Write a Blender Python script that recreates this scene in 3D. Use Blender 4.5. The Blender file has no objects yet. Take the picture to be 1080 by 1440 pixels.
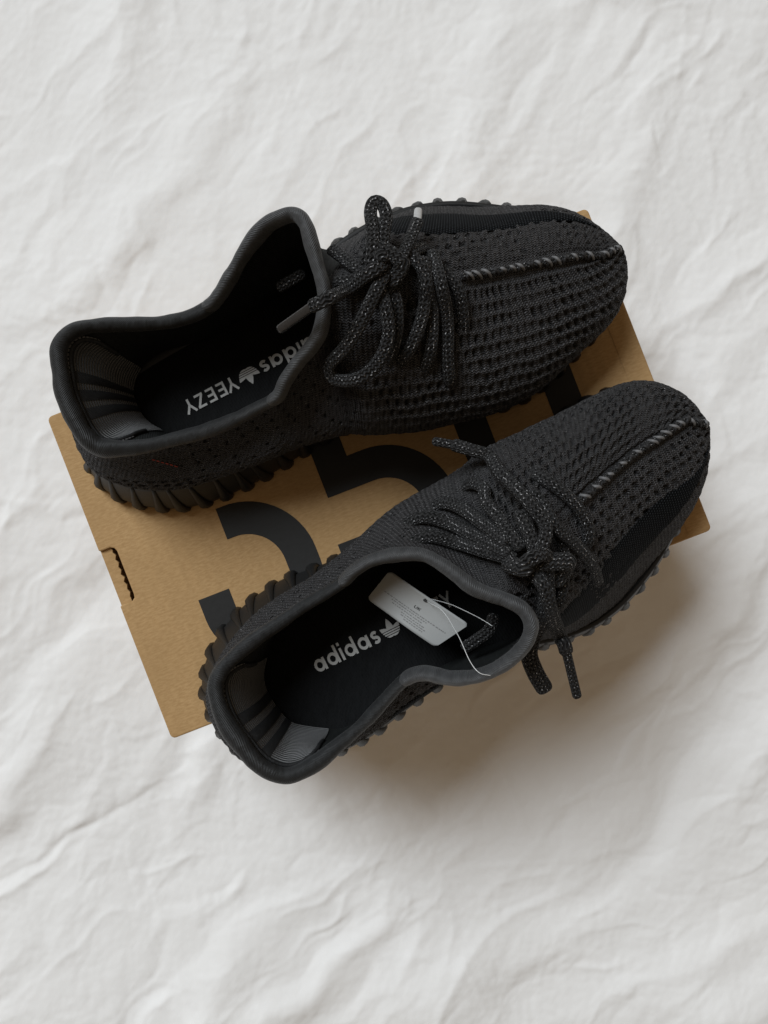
import bpy, math, random
import numpy as np
from mathutils import Vector
from mathutils.bvhtree import BVHTree

random.seed(7)
scene = bpy.context.scene
col = scene.collection

# ------------------------------------------------------------------ camera
F = 1300.0            # focal length in pixels of the 1080 x 1440 photograph
DB = 0.523            # camera height above the top of the shoe box
HB = 0.120            # height of the shoe box
HC = DB + HB
cam_data = bpy.data.cameras.new("camera")
cam = bpy.data.objects.new("camera", cam_data)
col.objects.link(cam)
cam.location = (0, 0, HC)
cam.rotation_euler = (0, 0, 0)
cam_data.sensor_fit = 'VERTICAL'
cam_data.sensor_height = 36.0
cam_data.lens = F / 1440.0 * 36.0
cam_data.clip_start = 0.01
cam_data.clip_end = 50
scene.camera = cam

# ------------------------------------------------------------------ light
world = bpy.data.worlds.new("World")
scene.world = world
world.use_nodes = True
bg = world.node_tree.nodes["Background"]
bg.inputs[0].default_value = (1.0, 0.77, 0.53, 1)
bg.inputs[1].default_value = 0.215

def area_light(name, loc, target, size, power, color):
    ld = bpy.data.lights.new(name, 'AREA')
    ld.shape = 'RECTANGLE'
    ld.size, ld.size_y = size
    ld.energy = power
    ld.color = color
    lo = bpy.data.objects.new(name, ld)
    col.objects.link(lo)
    lo.location = loc
    lo.rotation_euler = (Vector(target) - Vector(loc)).to_track_quat('-Z', 'Y').to_euler()
    return lo
area_light("window_light", (-5.6, 6.4, 11.4), (0, 0, 0.05), (5.9, 5.9), 1870, (0.875, 0.945, 1.0))

scene.view_settings.view_transform = 'Standard'
scene.view_settings.look = 'None'
scene.view_settings.exposure = 0.0
scene.view_settings.gamma = 1.0
scene.view_settings.use_curve_mapping = False
scene.cycles.use_denoising = True
scene.cycles.max_bounces = 8

# ------------------------------------------------------------------ helpers
def at(px, py, z):
    """world point seen at photograph pixel (px, py), z metres above the box top"""
    k = (DB - z) / F
    return np.array([(px - 540) * k, (720 - py) * k, HB + z])

def tag(o, label=None, cat=None, group=None, kind=None):
    if label: o["label"] = label
    if cat: o["category"] = cat
    if group: o["group"] = group
    if kind: o["kind"] = kind
    return o

def empty(name, loc=(0, 0, 0)):
    o = bpy.data.objects.new(name, None)
    o.empty_display_size = 0.02
    o.location = loc
    col.objects.link(o)
    return o

def link(name, me, mat, parent=None):
    o = bpy.data.objects.new(name, me)
    col.objects.link(o)
    if mat is not None and len(me.materials) == 0:
        me.materials.append(mat)
    if parent is not None:
        o.parent = parent
        root = parent
        off = Vector((0, 0, 0))
        while root is not None:
            off += root.location
            root = root.parent
        o.location = -off     # every mesh is written in world coordinates
    return o

def mesh(name, V, faces, smooth=True):
    me = bpy.data.meshes.new(name)
    me.from_pydata([tuple(map(float, v)) for v in V], [], [tuple(map(int, f)) for f in faces])
    if smooth:
        me.polygons.foreach_set("use_smooth", [True] * len(me.polygons))
    me.update()
    return me

def grid_mesh(name, P, wrap_u=False, wrap_v=False, UV=None, attrs=None, flip=False):
    """P (nu, nv, 3) -> quad mesh; UV (nu(+1), nv(+1), 2)"""
    nu, nv = P.shape[:2]
    cu = nu if wrap_u else nu - 1
    cv = nv if wrap_v else nv - 1
    I, J = np.meshgrid(np.arange(cu), np.arange(cv), indexing='ij')
    I = I.ravel(); J = J.ravel()
    I2 = (I + 1) % nu; J2 = (J + 1) % nv
    q = np.stack([I * nv + J, I2 * nv + J, I2 * nv + J2, I * nv + J2], 1)
    uvq = np.stack([np.stack([I, J], 1), np.stack([I + 1, J], 1), np.stack([I + 1, J + 1], 1), np.stack([I, J + 1], 1)], 1)
    if flip:
        q = q[:, ::-1]; uvq = uvq[:, ::-1]
    n = len(q)
    me = bpy.data.meshes.new(name)
    me.vertices.add(nu * nv)
    me.vertices.foreach_set("co", P.reshape(-1).astype(np.float32))
    me.loops.add(n * 4)
    me.loops.foreach_set("vertex_index", np.ascontiguousarray(q).reshape(-1).astype(np.int32))
    me.polygons.add(n)
    me.polygons.foreach_set("loop_start", (np.arange(n) * 4).astype(np.int32))
    me.polygons.foreach_set("loop_total", np.full(n, 4, np.int32))
    me.polygons.foreach_set("use_smooth", np.ones(n, bool))
    if UV is not None:
        uvl = me.uv_layers.new(name="UVMap")
        uv = UV[uvq[..., 0], uvq[..., 1]]
        uvl.data.foreach_set("uv", uv.reshape(-1).astype(np.float32))
    if attrs:
        for k, a in attrs.items():
            at_ = me.attributes.new(k, 'FLOAT', 'POINT')
            at_.data.foreach_set("value", a.reshape(-1).astype(np.float32))
    me.update(calc_edges=True)
    return me

def spline(pts, n, closed=False, per=None):
    """Catmull-Rom (centripetal-ish by chord) through rows of pts, resampled to n equal chords"""
    P = np.asarray(pts, float)
    m = len(P)
    if closed:
        ext = np.vstack([P[-1], P, P[0], P[1]]); seg = m
    else:
        ext = np.vstack([2 * P[0] - P[1], P, 2 * P[-1] - P[-2]]); seg = m - 1
    sub = max(4, int(8 * n / max(seg, 1) / 4) + 4)
    t = np.linspace(0, 1, sub, endpoint=False)[:, None]
    out = []
    for i in range(seg):
        p0, p1, p2, p3 = ext[i], ext[i + 1], ext[i + 2], ext[i + 3]
        out.append(0.5 * ((2 * p1) + (-p0 + p2) * t + (2 * p0 - 5 * p1 + 4 * p2 - p3) * t ** 2 + (-p0 + 3 * p1 - 3 * p2 + p3) * t ** 3))
    C = np.vstack(out)
    C = np.vstack([C, C[:1] if closed else P[-1:]])
    L = np.concatenate([[0], np.cumsum(np.linalg.norm(np.diff(C[:, :3], axis=0), axis=1))])
    s = np.linspace(0, L[-1], n + 1)[:-1] if closed else np.linspace(0, L[-1], n)
    return np.stack([np.interp(s, L, C[:, k]) for k in range(C.shape[1])], 1)

def smooth_closed(A, k, it=1):
    for _ in range(it):
        A = (np.roll(A, k, 0) + 2 * A + np.roll(A, -k, 0)) / 4
    return A

def sstep(x, a, b):
    t = np.clip((x - a) / (b - a), 0, 1)
    return t * t * (3 - 2 * t)

def _hash(ix, iy, seed):
    h = (ix.astype(np.int64) * 374761393 + iy.astype(np.int64) * 668265263 + seed * 974634777) & 0x7fffffff
    h = ((h ^ (h >> 13)) * 1274126177) & 0x7fffffff
    return ((h ^ (h >> 16)) & 0xffff) / 65535.0

def vnoise(x, y, seed=0):
    """gradient noise, about -1..1"""
    ix = np.floor(x); iy = np.floor(y)
    fx = x - ix; fy = y - iy
    ux = fx ** 3 * (fx * (fx * 6 - 15) + 10); uy = fy ** 3 * (fy * (fy * 6 - 15) + 10)
    def g(dx, dy):
        a = _hash(ix + dx, iy + dy, seed) * 2 * math.pi
        return np.cos(a) * (fx - dx) + np.sin(a) * (fy - dy)
    a = g(0, 0) * (1 - ux) + g(1, 0) * ux
    b = g(0, 1) * (1 - ux) + g(1, 1) * ux
    return (a * (1 - uy) + b * uy) * 1.5

def tube(name, pts, rw, rt, ups=None, n=60, m=12, mat=None, parent=None, closed=False, caps=True, power=2.0, rfun=None):
    """oval tube along pts; rw half-width sideways, rt half-thickness along ups"""
    if ups is None:
        ups = np.tile([0, 0, 1.0], (len(pts), 1))
    Q = spline(np.hstack([np.asarray(pts, float), np.asarray(ups, float)]), n, closed)
    C, U = Q[:, :3], Q[:, 3:]
    if closed:
        T = np.roll(C, -1, 0) - np.roll(C, 1, 0)
    else:
        T = np.gradient(C, axis=0)
    T /= np.linalg.norm(T, axis=1, keepdims=True) + 1e-12
    S = np.cross(T, U)
    # keep the side vector continuous
    for i in range(1, len(S)):
        if np.linalg.norm(S[i]) < 0.15:
            S[i] = S[i - 1]
        S[i] /= np.linalg.norm(S[i]) + 1e-12
        if np.dot(S[i], S[i - 1]) < 0: S[i] = -S[i]
    S[0] /= np.linalg.norm(S[0]) + 1e-12
    for _ in range(4):
        if closed: S = (np.roll(S, 1, 0) + S + np.roll(S, -1, 0))
        else: S[1:-1] = S[:-2] + S[1:-1] + S[2:]
        S -= T * np.sum(S * T, 1, keepdims=True)
        S /= np.linalg.norm(S, axis=1, keepdims=True) + 1e-12
    N = np.cross(S, T)
    a = np.linspace(0, 2 * math.pi, m, endpoint=False)
    ca = np.sign(np.cos(a)) * np.abs(np.cos(a)) ** (2 / power); sa = np.sign(np.sin(a)) * np.abs(np.sin(a)) ** (2 / power)
    k = np.ones(len(C))
    ext = 0
    if caps and not closed:
        # rounded ends
        r0 = min(rw, rt) * 1.2
        cs = [math.sqrt(max(0, 1 - (1 - i / 3.0) ** 2)) for i in range(0, 3)]
        Cs = [C[0] - T[0] * r0 * (1 - i / 3.0) for i in range(3)]
        Ce = [C[-1] + T[-1] * r0 * (1 - i / 3.0) for i in range(3)][::-1]
        C = np.vstack([Cs, C, Ce]); k = np.concatenate([[max(c, .02) for c in cs], k, [max(c, .02) for c in cs[::-1]]])
        S = np.vstack([S[:1]] * 3 + [S] + [S[-1:]] * 3); N = np.vstack([N[:1]] * 3 + [N] + [N[-1:]] * 3)
    L = np.concatenate([[0], np.cumsum(np.linalg.norm(np.diff(C, axis=0), axis=1))])
    if rfun is not None:
        k = k * rfun(L / L[-1])
    P = C[:, None, :] + (k * rw)[:, None, None] * ca[None, :, None] * S[:, None, :] + (k * rt)[:, None, None] * sa[None, :, None] * N[:, None, :]
    nu = len(C)
    uu = np.concatenate([L, [L[-1] + (L[1] - L[0])]])
    vv = np.linspace(0, 2 * math.pi * (rw + rt) / 2, m + 1)
    UV = np.stack(np.meshgrid(uu * 1000, vv * 1000, indexing='ij'), -1)
    me = grid_mesh(name, P, wrap_u=closed, wrap_v=True, UV=UV)
    return link(name, me, mat, parent)

def stroke(pts, w):
    """flat ribbon polygons (quads) along a 2D polyline with square ends; returns verts, faces"""
    P = [np.asarray(pts[0], float)]
    for q in pts[1:]:
        if np.linalg.norm(np.asarray(q, float) - P[-1]) > 1e-4: P.append(np.asarray(q, float))
    P = np.array(P)
    d = np.diff(P, axis=0); d /= np.linalg.norm(d, axis=1, keepdims=True)
    V = []
    for i in range(len(P)):
        a = d[max(i - 1, 0)]; b = d[min(i, len(d) - 1)]
        n1 = np.array([-a[1], a[0]]); n2 = np.array([-b[1], b[0]])
        m_ = n1 + n2; m_ /= np.linalg.norm(m_)
        k = w / 2 / max(0.5, np.dot(m_, n1))
        V += [P[i] + m_ * k, P[i] - m_ * k]
    Fc = [(2 * i, 2 * i + 1, 2 * i + 3, 2 * i + 2) for i in range(len(P) - 1)]
    return V, Fc

def arc(cx, cy, r, a0, a1, n=10):
    return [(cx + r * math.cos(math.radians(a)), cy + r * math.sin(math.radians(a))) for a in np.linspace(a0, a1, n)]

# ------------------------------------------------------------------ materials
def mat_base(name, color, rough=0.6, spec=0.5, sheen=0.0):
    m = bpy.data.materials.new(name); m.use_nodes = True
    nt = m.node_tree; b = nt.nodes["Principled BSDF"]
    b.inputs["Base Color"].default_value = (*color, 1)
    b.inputs["Roughness"].default_value = rough
    b.inputs["Specular IOR Level"].default_value = spec
    if sheen:
        b.inputs["Sheen Weight"].default_value = sheen
        b.inputs["Sheen Roughness"].default_value = 0.4
    return m, nt, b

class N:
    def __init__(s, nt): s.nt = nt
    def new(s, t, **kw):
        n = s.nt.nodes.new(t)
        for k, v in kw.items(): setattr(n, k, v)
        return n
    def link(s, a, b): s.nt.links.new(a, b)
    def val(s, sock, v):
        if isinstance(v, bpy.types.NodeSocket): s.link(v, sock)
        else: sock.default_value = v
    def math(s, op, a, b=None, c=None):
        n = s.new("ShaderNodeMath", operation=op)
        for i, v in enumerate((a, b, c)):
            if v is not None: s.val(n.inputs[i], v)
        return n.outputs[0]
    def uv(s):
        n = s.new("ShaderNodeUVMap"); sp = s.new("ShaderNodeSeparateXYZ"); s.link(n.outputs[0], sp.inputs[0])
        return n.outputs[0], sp.outputs[0], sp.outputs[1]
    def scaled(s, vec, xyz):
        m = s.new("ShaderNodeVectorMath", operation='MULTIPLY'); s.link(vec, m.inputs[0]); m.inputs[1].default_value = xyz
        return m.outputs[0]
    def noise(s, vec, scale, detail=2, rough=0.5):
        n = s.new("ShaderNodeTexNoise"); s.link(vec, n.inputs["Vector"])
        n.inputs["Scale"].default_value = scale; n.inputs["Detail"].default_value = detail; n.inputs["Roughness"].default_value = rough
        return n.outputs[0]
    def ramp(s, f, a, b):
        n = s.new("ShaderNodeMapRange"); n.interpolation_type = 'SMOOTHSTEP'
        s.link(f, n.inputs[0]); n.inputs[1].default_value = a; n.inputs[2].default_value = b
        return n.outputs[0]
    def mix(s, f, a, b):
        n = s.new("ShaderNodeMix", data_type='RGBA')
        s.val(n.inputs[0], f)
        for i, v in ((6, a), (7, b)):
            if isinstance(v, bpy.types.NodeSocket): s.link(v, n.inputs[i])
            else: n.inputs[i].default_value = (*v, 1)
        return n.outputs[2]
    def bump(s, h, dist, strength=1.0, normal=None):
        n = s.new("ShaderNodeBump"); s.link(h, n.inputs["Height"]); n.inputs["Distance"].default_value = dist; n.inputs["Strength"].default_value = strength
        if normal is not None: s.link(normal, n.inputs["Normal"])
        return n.outputs[0]

def sine(n, x, period, phase=0.0):
    return n.math('SINE', n.math('MULTIPLY_ADD', x, 2 * math.pi / period, phase))

def knit_material(name, base, speck, speck_amount, pu, pv, dark=None):
    """UV in millimetres: rows of V stitches, light reflective thread specks"""
    m, nt, b = mat_base(name, base, 0.75, 0.15, 0.04)
    n = N(nt); uv, u, v = n.uv()
    # knit chevrons: column zig-zag
    wob = n.noise(n.scaled(uv, (0.15, 0.15, 0)), 1.0, 2)
    uu = n.math('ADD', u, n.math('MULTIPLY', wob, 1.2))
    zig = n.math('MULTIPLY', n.math('ABSOLUTE', n.math('SUBTRACT', n.math('FRACT', n.math('DIVIDE', uu, pu)), 0.5)), 1.6)
    row = sine(n, n.math('ADD', v, zig), pv)
    colm = sine(n, uu, pu)
    fuzz = n.noise(uv, 1.6, 3, 0.6)
    h = n.math('ADD', n.math('MULTIPLY', row, 0.45), n.math('ADD', n.math('MULTIPLY', colm, 0.3), n.math('MULTIPLY', fuzz, 0.9)))
    sp = n.ramp(n.noise(n.scaled(uv, (0.9, 1.9, 0)), 1.0, 1, 0.4), speck_amount, speck_amount + 0.07)
    big = n.noise(uv, 0.05, 2)
    c0 = n.mix(n.ramp(h, 0.0, 0.95), tuple(x * 0.12 for x in base), tuple(x * 2.3 for x in base))
    mott = n.noise(uv, 0.32, 3, 0.6)
    c0 = n.mix(n.math('MULTIPLY', n.ramp(mott, 0.42, 0.68), 0.55), c0, tuple(x * 2.1 for x in base))
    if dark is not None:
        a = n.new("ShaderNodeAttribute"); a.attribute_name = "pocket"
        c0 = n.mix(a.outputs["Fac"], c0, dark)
    sp = n.math('MULTIPLY', sp, n.ramp(row, -0.3, 0.5))
    c1 = n.mix(sp, c0, speck)
    n.link(c1, b.inputs["Base Color"])
    n.link(n.bump(h, 0.0013, 1.0), b.inputs["Normal"])
    return m

M = {}
M['upper'] = knit_material("knit_upper", (0.034, 0.0328, 0.034), (0.28, 0.275, 0.28), 0.645, 2.2, 1.25, (0.006, 0.006, 0.0065))
M['lace'] = knit_material("lace_braid", (0.016, 0.016, 0.0165), (0.50, 0.50, 0.51), 0.615, 2.4, 1.5)

def mk_mesh_stripe():
    m, nt, b = mat_base("monofilament_mesh", (0.012, 0.014, 0.017), 0.8, 0.06)
    n = N(nt); uv, u, v = n.uv()
    d = n.math('MULTIPLY', sine(n, n.math('ADD', u, v), 3.0), sine(n, n.math('SUBTRACT', u, v), 3.0))
    c = n.mix(n.ramp(d, 0.35, 0.9), (0.0022, 0.0026, 0.0032), (0.034, 0.038, 0.042))
    n.link(c, b.inputs["Base Color"]); n.link(n.bump(d, 0.0003, 0.8), b.inputs["Normal"])
    return m
M['stripe'] = mk_mesh_stripe()

def mk_fabric(name, base, rough, twill, sheen=0.3, spec=0.4):
    m, nt, b = mat_base(name, base, rough, spec, sheen)
    n = N(nt); uv, u, v = n.uv()
    d = sine(n, n.math('ADD', u, n.math('MULTIPLY', v, 0.6)), twill)
    w = n.noise(n.scaled(uv, (0.28, 0.10, 0)), 1.0, 4, 0.6)
    h = n.math('ADD', n.math('MULTIPLY', d, 0.15), n.math('MULTIPLY', w, 1.5))
    n.link(n.bump(h, 0.0008, 0.8), b.inputs["Normal"])
    c = n.mix(n.ramp(w, 0.3, 0.7), tuple(x * 0.75 for x in base), tuple(x * 1.12 for x in base))
    n.link(c, b.inputs["Base Color"])
    return m
M['collar'] = mk_fabric("collar_fabric", (0.018, 0.0195, 0.021), 0.55, 0.9, 0.06, 0.35)
M['binding'] = mk_fabric("binding_fabric", (0.050, 0.052, 0.055), 0.55, 1.0, 0.08, 0.4)
M['lining'] = mk_fabric("lining_fabric", (0.014, 0.0155, 0.0155), 0.8, 1.6, 0.0, 0.15)

def mk_ribbed():
    m, nt, b = mat_base("ribbed_heel_fabric", (0.05, 0.053, 0.056), 0.7, 0.35, 0.2)
    n = N(nt); uv, u, v = n.uv()
    d = sine(n, v, 2.0)
    n.link(n.bump(n.math('ADD', d, n.math('MULTIPLY', n.noise(uv, 1.5, 2), 0.6)), 0.0004, 0.9), b.inputs["Normal"])
    c = n.mix(n.ramp(d, -0.6, 0.6), (0.012, 0.013, 0.014), (0.038, 0.040, 0.043))
    n.link(c, b.inputs["Base Color"])
    return m
M['ribbed'] = mk_ribbed()
M['band'] = mk_fabric("heel_band_fabric", (0.019, 0.020, 0.0213), 0.6, 0.8, 0.0, 0.25)
M['insole'] = mk_fabric("insole_fabric", (0.005, 0.0055, 0.006), 0.85, 1.8, 0.0, 0.2)
def mk_simple(name, c, r, s=0.5, sc=400, var=0.25):
    m, nt, b = mat_base(name, c, r, s)
    n = N(nt); tc = n.new("ShaderNodeTexCoord")
    f = n.noise(tc.outputs["Object"], sc, 3, 0.6)
    n.link(n.mix(f, tuple(x * (1 - var) for x in c), tuple(x * (1 + var) for x in c)), b.inputs["Base Color"])
    n.link(n.bump(f, 0.0003, 0.35), b.inputs["Normal"])
    return m
M['sole'] = mk_simple("rubber_sole", (0.0105, 0.0108, 0.011), 0.52, 0.32, 500)
M['print'] = mk_simple("insole_print", (0.42, 0.42, 0.41), 0.7, 0.3, 1500, 0.2)
M['stitch'] = mk_simple("light_thread", (0.13, 0.13, 0.133), 0.5, 0.4, 3000, 0.5)
M['dark_stitch'] = mk_simple("dark_thread", (0.018, 0.018, 0.019), 0.6, 0.3, 3000, 0.5)
M['red'] = mk_simple("red_thread", (0.35, 0.06, 0.05), 0.6, 0.4, 2000, 0.3)
M['aglet'] = mk_simple("smoky_plastic_aglet", (0.022, 0.021, 0.021), 0.22, 0.6, 900, 0.4)
M['aglet_clear'] = mk_simple("clear_plastic_aglet", (0.42, 0.42, 0.42), 0.3, 0.6, 900, 0.2)
M['card'] = mk_simple("grey_tag_card", (0.37, 0.38, 0.38), 0.55, 0.4, 120, 0.05)
M['ink'] = mk_simple("black_ink", (0.03, 0.03, 0.03), 0.6, 0.3, 900, 0.2)
M['ink_thin'] = mk_simple("grey_ink", (0.20, 0.20, 0.20), 0.6, 0.3, 900, 0.2)

def mk_filament():
    m, nt, b = mat_base("clear_filament", (0.85, 0.86, 0.86), 0.25, 0.6)
    b.inputs["Transmission Weight"].default_value = 0.35
    return m
M['filament'] = mk_filament()

def mk_card():
    m, nt, b = mat_base("cardboard", (0.36, 0.225, 0.105), 0.75, 0.2)
    n = N(nt); tc = n.new("ShaderNodeTexCoord"); p = tc.outputs["Object"]
    rot = n.new("ShaderNodeVectorRotate"); rot.rotation_type = 'Z_AXIS'; n.link(p, rot.inputs["Vector"]); rot.inputs["Angle"].default_value = -math.radians(21.2)
    r = rot.outputs[0]
    fib = n.noise(n.scaled(r, (260, 900, 600)), 1.0, 4, 0.65)
    blot = n.noise(r, 28, 3)
    flute = n.noise(n.scaled(r, (170, 6, 1)), 1.0, 1)
    c = n.mix(n.ramp(fib, 0.3, 0.72), (0.37, 0.225, 0.098), (0.47, 0.30, 0.142))
    c = n.mix(n.math('MULTIPLY', n.ramp(blot, 0.35, 0.7), 0.35), c, (0.34, 0.21, 0.092))
    n.link(c, b.inputs["Base Color"])
    h = n.math('ADD', n.math('MULTIPLY', fib, 0.25), n.math('MULTIPLY', flute, 1.0))
    n.link(n.bump(h, 0.0009, 0.6), b.inputs["Normal"])
    return m
M['cardboard'] = mk_card()
M['digit_ink'] = mk_simple("matte_black_print", (0.013, 0.0125, 0.012), 0.6, 0.3, 260, 0.15)
M['slot_shade'] = mk_simple("painted_slot_shade", (0.10, 0.06, 0.03), 0.9, 0.1, 900, 0.5)

def mk_sheet():
    m, nt, b = mat_base("cotton_sheet", (0.80, 0.79, 0.78), 0.85, 0.2, 0.1)
    n = N(nt); tc = n.new("ShaderNodeTexCoord"); p = tc.outputs["Object"]
    fine = n.noise(p, 160, 4, 0.6)
    rt = n.new("ShaderNodeVectorRotate"); rt.rotation_type = 'Z_AXIS'; n.link(p, rt.inputs["Vector"]); rt.inputs["Angle"].default_value = -math.radians(55)
    mid = n.noise(n.scaled(rt.outputs[0], (28, 85, 40)), 1.0, 4, 0.55)
    h = n.math('ADD', n.math('MULTIPLY', fine, 0.25), mid)
    n.link(n.bump(h, 0.0011, 0.4), b.inputs["Normal"])
    c = n.mix(n.ramp(n.noise(p, 9, 2), 0.3, 0.7), (0.785, 0.78, 0.775), (0.80, 0.795, 0.79))
    n.link(c, b.inputs["Base Color"])
    return m
M['sheet'] = mk_sheet()

# ------------------------------------------------------------------ bed sheet
def axis_coords(lo, hi, dense, far):
    a = np.arange(lo, hi, dense)
    k = 26
    g = (np.arange(1, k + 1) / k) ** 2.0
    return np.concatenate([(lo - (far) * g)[::-1], a, a[-1] + far * g])
xs = axis_coords(-0.32, 0.32, 0.0014, 1.3)
ys = axis_coords(-0.41, 0.41, 0.0014, 1.3)
X, Y = np.meshgrid(xs, ys, indexing='ij')
def worley(x, y, seed):
    """distance to nearest and second nearest feature point"""
    ix = np.floor(x); iy = np.floor(y)
    d1 = np.full(x.shape, 9.0); d2 = np.full(x.shape, 9.0)
    for a in (-1, 0, 1):
        for b in (-1, 0, 1):
            px = ix + a + _hash(ix + a, iy + b, seed); py = iy + b + _hash(ix + a, iy + b, seed + 1)
            d = np.hypot(px - x, py - y)
            d2 = np.where(d < d1, d1, np.minimum(d2, d)); d1 = np.minimum(d1, d)
    return d1, d2
def sheet_height(X, Y):
    wx = X + 0.022 * vnoise(X * 8, Y * 8, 11) + 0.006 * vnoise(X * 30, Y * 30, 13)
    wy = Y + 0.022 * vnoise(X * 8 + 5, Y * 8, 12) + 0.006 * vnoise(X * 30, Y * 30 + 9, 14)
    lo = sstep(-Y, -0.05, 0.22)                       # stronger folds below the box
    h = 0.010 * vnoise(X * 2.6, Y * 2.6, 1) + (0.002 + 0.004 * lo) * vnoise(wx * 9, wy * 6, 2)
    # individual creases: sharp crest, soft flanks, fading out along their length
    rg = random.Random(12)
    for k in range(60):                                # broad rounded folds
        cx, cy = rg.uniform(-0.42, 0.42), rg.uniform(-0.52, 0.52)
        low = cy < -0.08
        an = math.radians(rg.gauss(42 if low else 64, 12)); ln = rg.uniform(0.07, 0.20); wd = rg.uniform(0.008, 0.020)
        am = wd * rg.uniform(0.14, 0.30) * (1.35 if low else 0.8) * (1 if rg.random() < .6 else -1)
        c, s_ = math.cos(an), math.sin(an)
        a = (wx - cx) * c + (wy - cy) * s_; b = -(wx - cx) * s_ + (wy - cy) * c
        b = b + rg.uniform(-.5, .5) * a * a / ln
        w2 = np.where(b > 0, wd * rg.uniform(0.6, 2.0), wd)
        h += am * np.exp(-(b / w2) ** 2) * np.clip(1 - (a / ln) ** 2, 0, 1) ** 2
    for k in range(1500):
        big = k < 44
        cx, cy = rg.uniform(-0.40, 0.40), rg.uniform(-0.50, 0.50)
        low = cy < -0.05
        an = math.radians(rg.gauss(40 if low else 60, 12 if big else 15))
        if not big and rg.random() < 0.10: an += math.radians(rg.uniform(50, 110))
        ln = rg.uniform(0.06, 0.18) if big else rg.uniform(0.008, 0.060)
        wd = rg.uniform(0.006, 0.015) if big else rg.uniform(0.0016, 0.0055)
        am = wd * (rg.uniform(0.20, 0.42) if big else rg.uniform(0.09, 0.30)) * (1.3 if low else 1.0)
        if rg.random() < 0.35: am = -am * 0.7
        asym = rg.uniform(0.5, 2.2)
        R_ = ln * 1.3 + wd * 4 + 0.04
        i0, i1 = np.searchsorted(xs, [cx - R_, cx + R_]); j0, j1 = np.searchsorted(ys, [cy - R_, cy + R_])
        if i1 - i0 < 2 or j1 - j0 < 2: continue
        x = wx[i0:i1, j0:j1] - cx; y = wy[i0:i1, j0:j1] - cy
        c, s_ = math.cos(an), math.sin(an)
        a = x * c + y * s_; b = -x * s_ + y * c
        b = b + 0.9 * (a * a) / max(ln, 0.02) * rg.uniform(-.35, .35)
        w2 = np.where(b > 0, wd * asym, wd)
        taper = np.clip(1 - (a / ln) ** 2, 0, 1) ** 1.5
        t_ = np.sqrt((b / w2) ** 2 + 0.07)
        h[i0:i1, j0:j1] += am * np.exp(-1.3 * t_) * taper
    # crumpled facets
    for f, am, sd in ((24, 0.0009, 51), (58, 0.00058, 61), (120, 0.00030, 71)):
        d1, d2 = worley(wx * f * 0.8 + wy * f * 0.35, wy * f * 0.75 - wx * f * 0.3, sd)
        m_ = np.clip(0.55 + 0.9 * vnoise(X * 7, Y * 7, sd + 5), 0.05, 1.2)
        h += am * m_ * (np.minimum(d2 - d1, 0.6) - 0.5 * d1)
    h += 0.00016 * vnoise(X * 210, Y * 210, 25)
    # flattened under the box
    c, s = math.cos(math.radians(21.2)), math.sin(math.radians(21.2))
    cx, cy = at(531.75, 670, -HB)[:2] * (DB / (DB + HB))
    bu = (X - cx) * c + (Y - cy) * s; bv = -(X - cx) * s + (Y - cy) * c
    d = np.hypot(np.maximum(np.abs(bu) - 0.163, 0), np.maximum(np.abs(bv) - 0.097, 0))
    h = h - 0.006
    return np.minimum(h, 0.004 + 0.1 * d) * sstep(d, -0.001, 0.05) + (-0.004) * (1 - sstep(d, 0.0, 0.05))
P = np.stack([X, Y, sheet_height(X, Y)], -1)
sheet = link("bed_sheet", grid_mesh("bed_sheet", P), M['sheet'])
tag(sheet, "crumpled white cotton bed sheet under the box", "sheet", kind="structure")

# ------------------------------------------------------------------ shoe box
ang = math.radians(21.2)
U2 = np.array([math.cos(ang), math.sin(ang)]); V2 = np.array([math.sin(ang), -math.cos(ang)])
KB = DB / F
A0 = at(65.5, 587, 0)[:2]
def bx(u, v, z=0.0):
    """box frame in photograph pixels on the lid (u along the long side, v down) -> world"""
    p = A0 + U2 * u * KB + V2 * v * KB
    return (p[0], p[1], HB + z)
LU, LV = 815.7, 485.8
box = empty("shoe_box", (*bx(LU / 2, LV / 2)[:2], 0))
tag(box, "brown cardboard shoe box with large black digits under both sneakers", "box")
# lid panel outline with a cut notch on the left edge
def rounded(u, v, r, a0, a1, n=5): return arc(u, v, r, a0, a1, n)
r = 7
out = rounded(LU - r, r, r, -90, 0) + rounded(LU - r, LV - r, r, 0, 90) + rounded(r, LV - r, r, 90, 180)
nt0, nt1, nd = 203, 284, 24
out += [(0, nt1 + 2), (3, nt1), (nd - 5, nt1), (nd - 1, nt1 - 3), (nd, nt1 - 8)] + [(nd, nt0 + 8), (nd - 2, nt0 + 3), (nd - 7, nt0), (2, nt0), (0, nt0 - 2)]
out += rounded(r, r, r, 180, 270)
def prism(name, outline, z0, z1, bev=0.0006):
    import bmesh
    bm = bmesh.new()
    vs = [bm.verts.new(bx(u, v, z1)) for u, v in outline]
    f = bm.faces.new(vs)
    f.normal_update()
    if f.normal.z < 0: f.normal_flip()
    top_edges = list(f.edges)
    ex = bmesh.ops.extrude_face_region(bm, geom=[f])
    for e in ex['geom']:
        if isinstance(e, bmesh.types.BMVert): e.co.z = HB + z0
    bmesh.ops.recalc_face_normals(bm, faces=bm.faces)
    if bev:
        ed = [e for e in bm.edges if all(abs(v.co.z - (HB + z1)) < 1e-6 for v in e.verts)]
        bmesh.ops.bevel(bm, geom=ed, offset=bev, segments=2, affect='EDGES', profile=0.5)
    me = bpy.data.meshes.new(name); bm.to_mesh(me); bm.free()
    return me
link("lid_panel", prism("lid_panel", out, -0.0022, 0.0, 0.0009), M['cardboard'], box)
ins = 3
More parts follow.
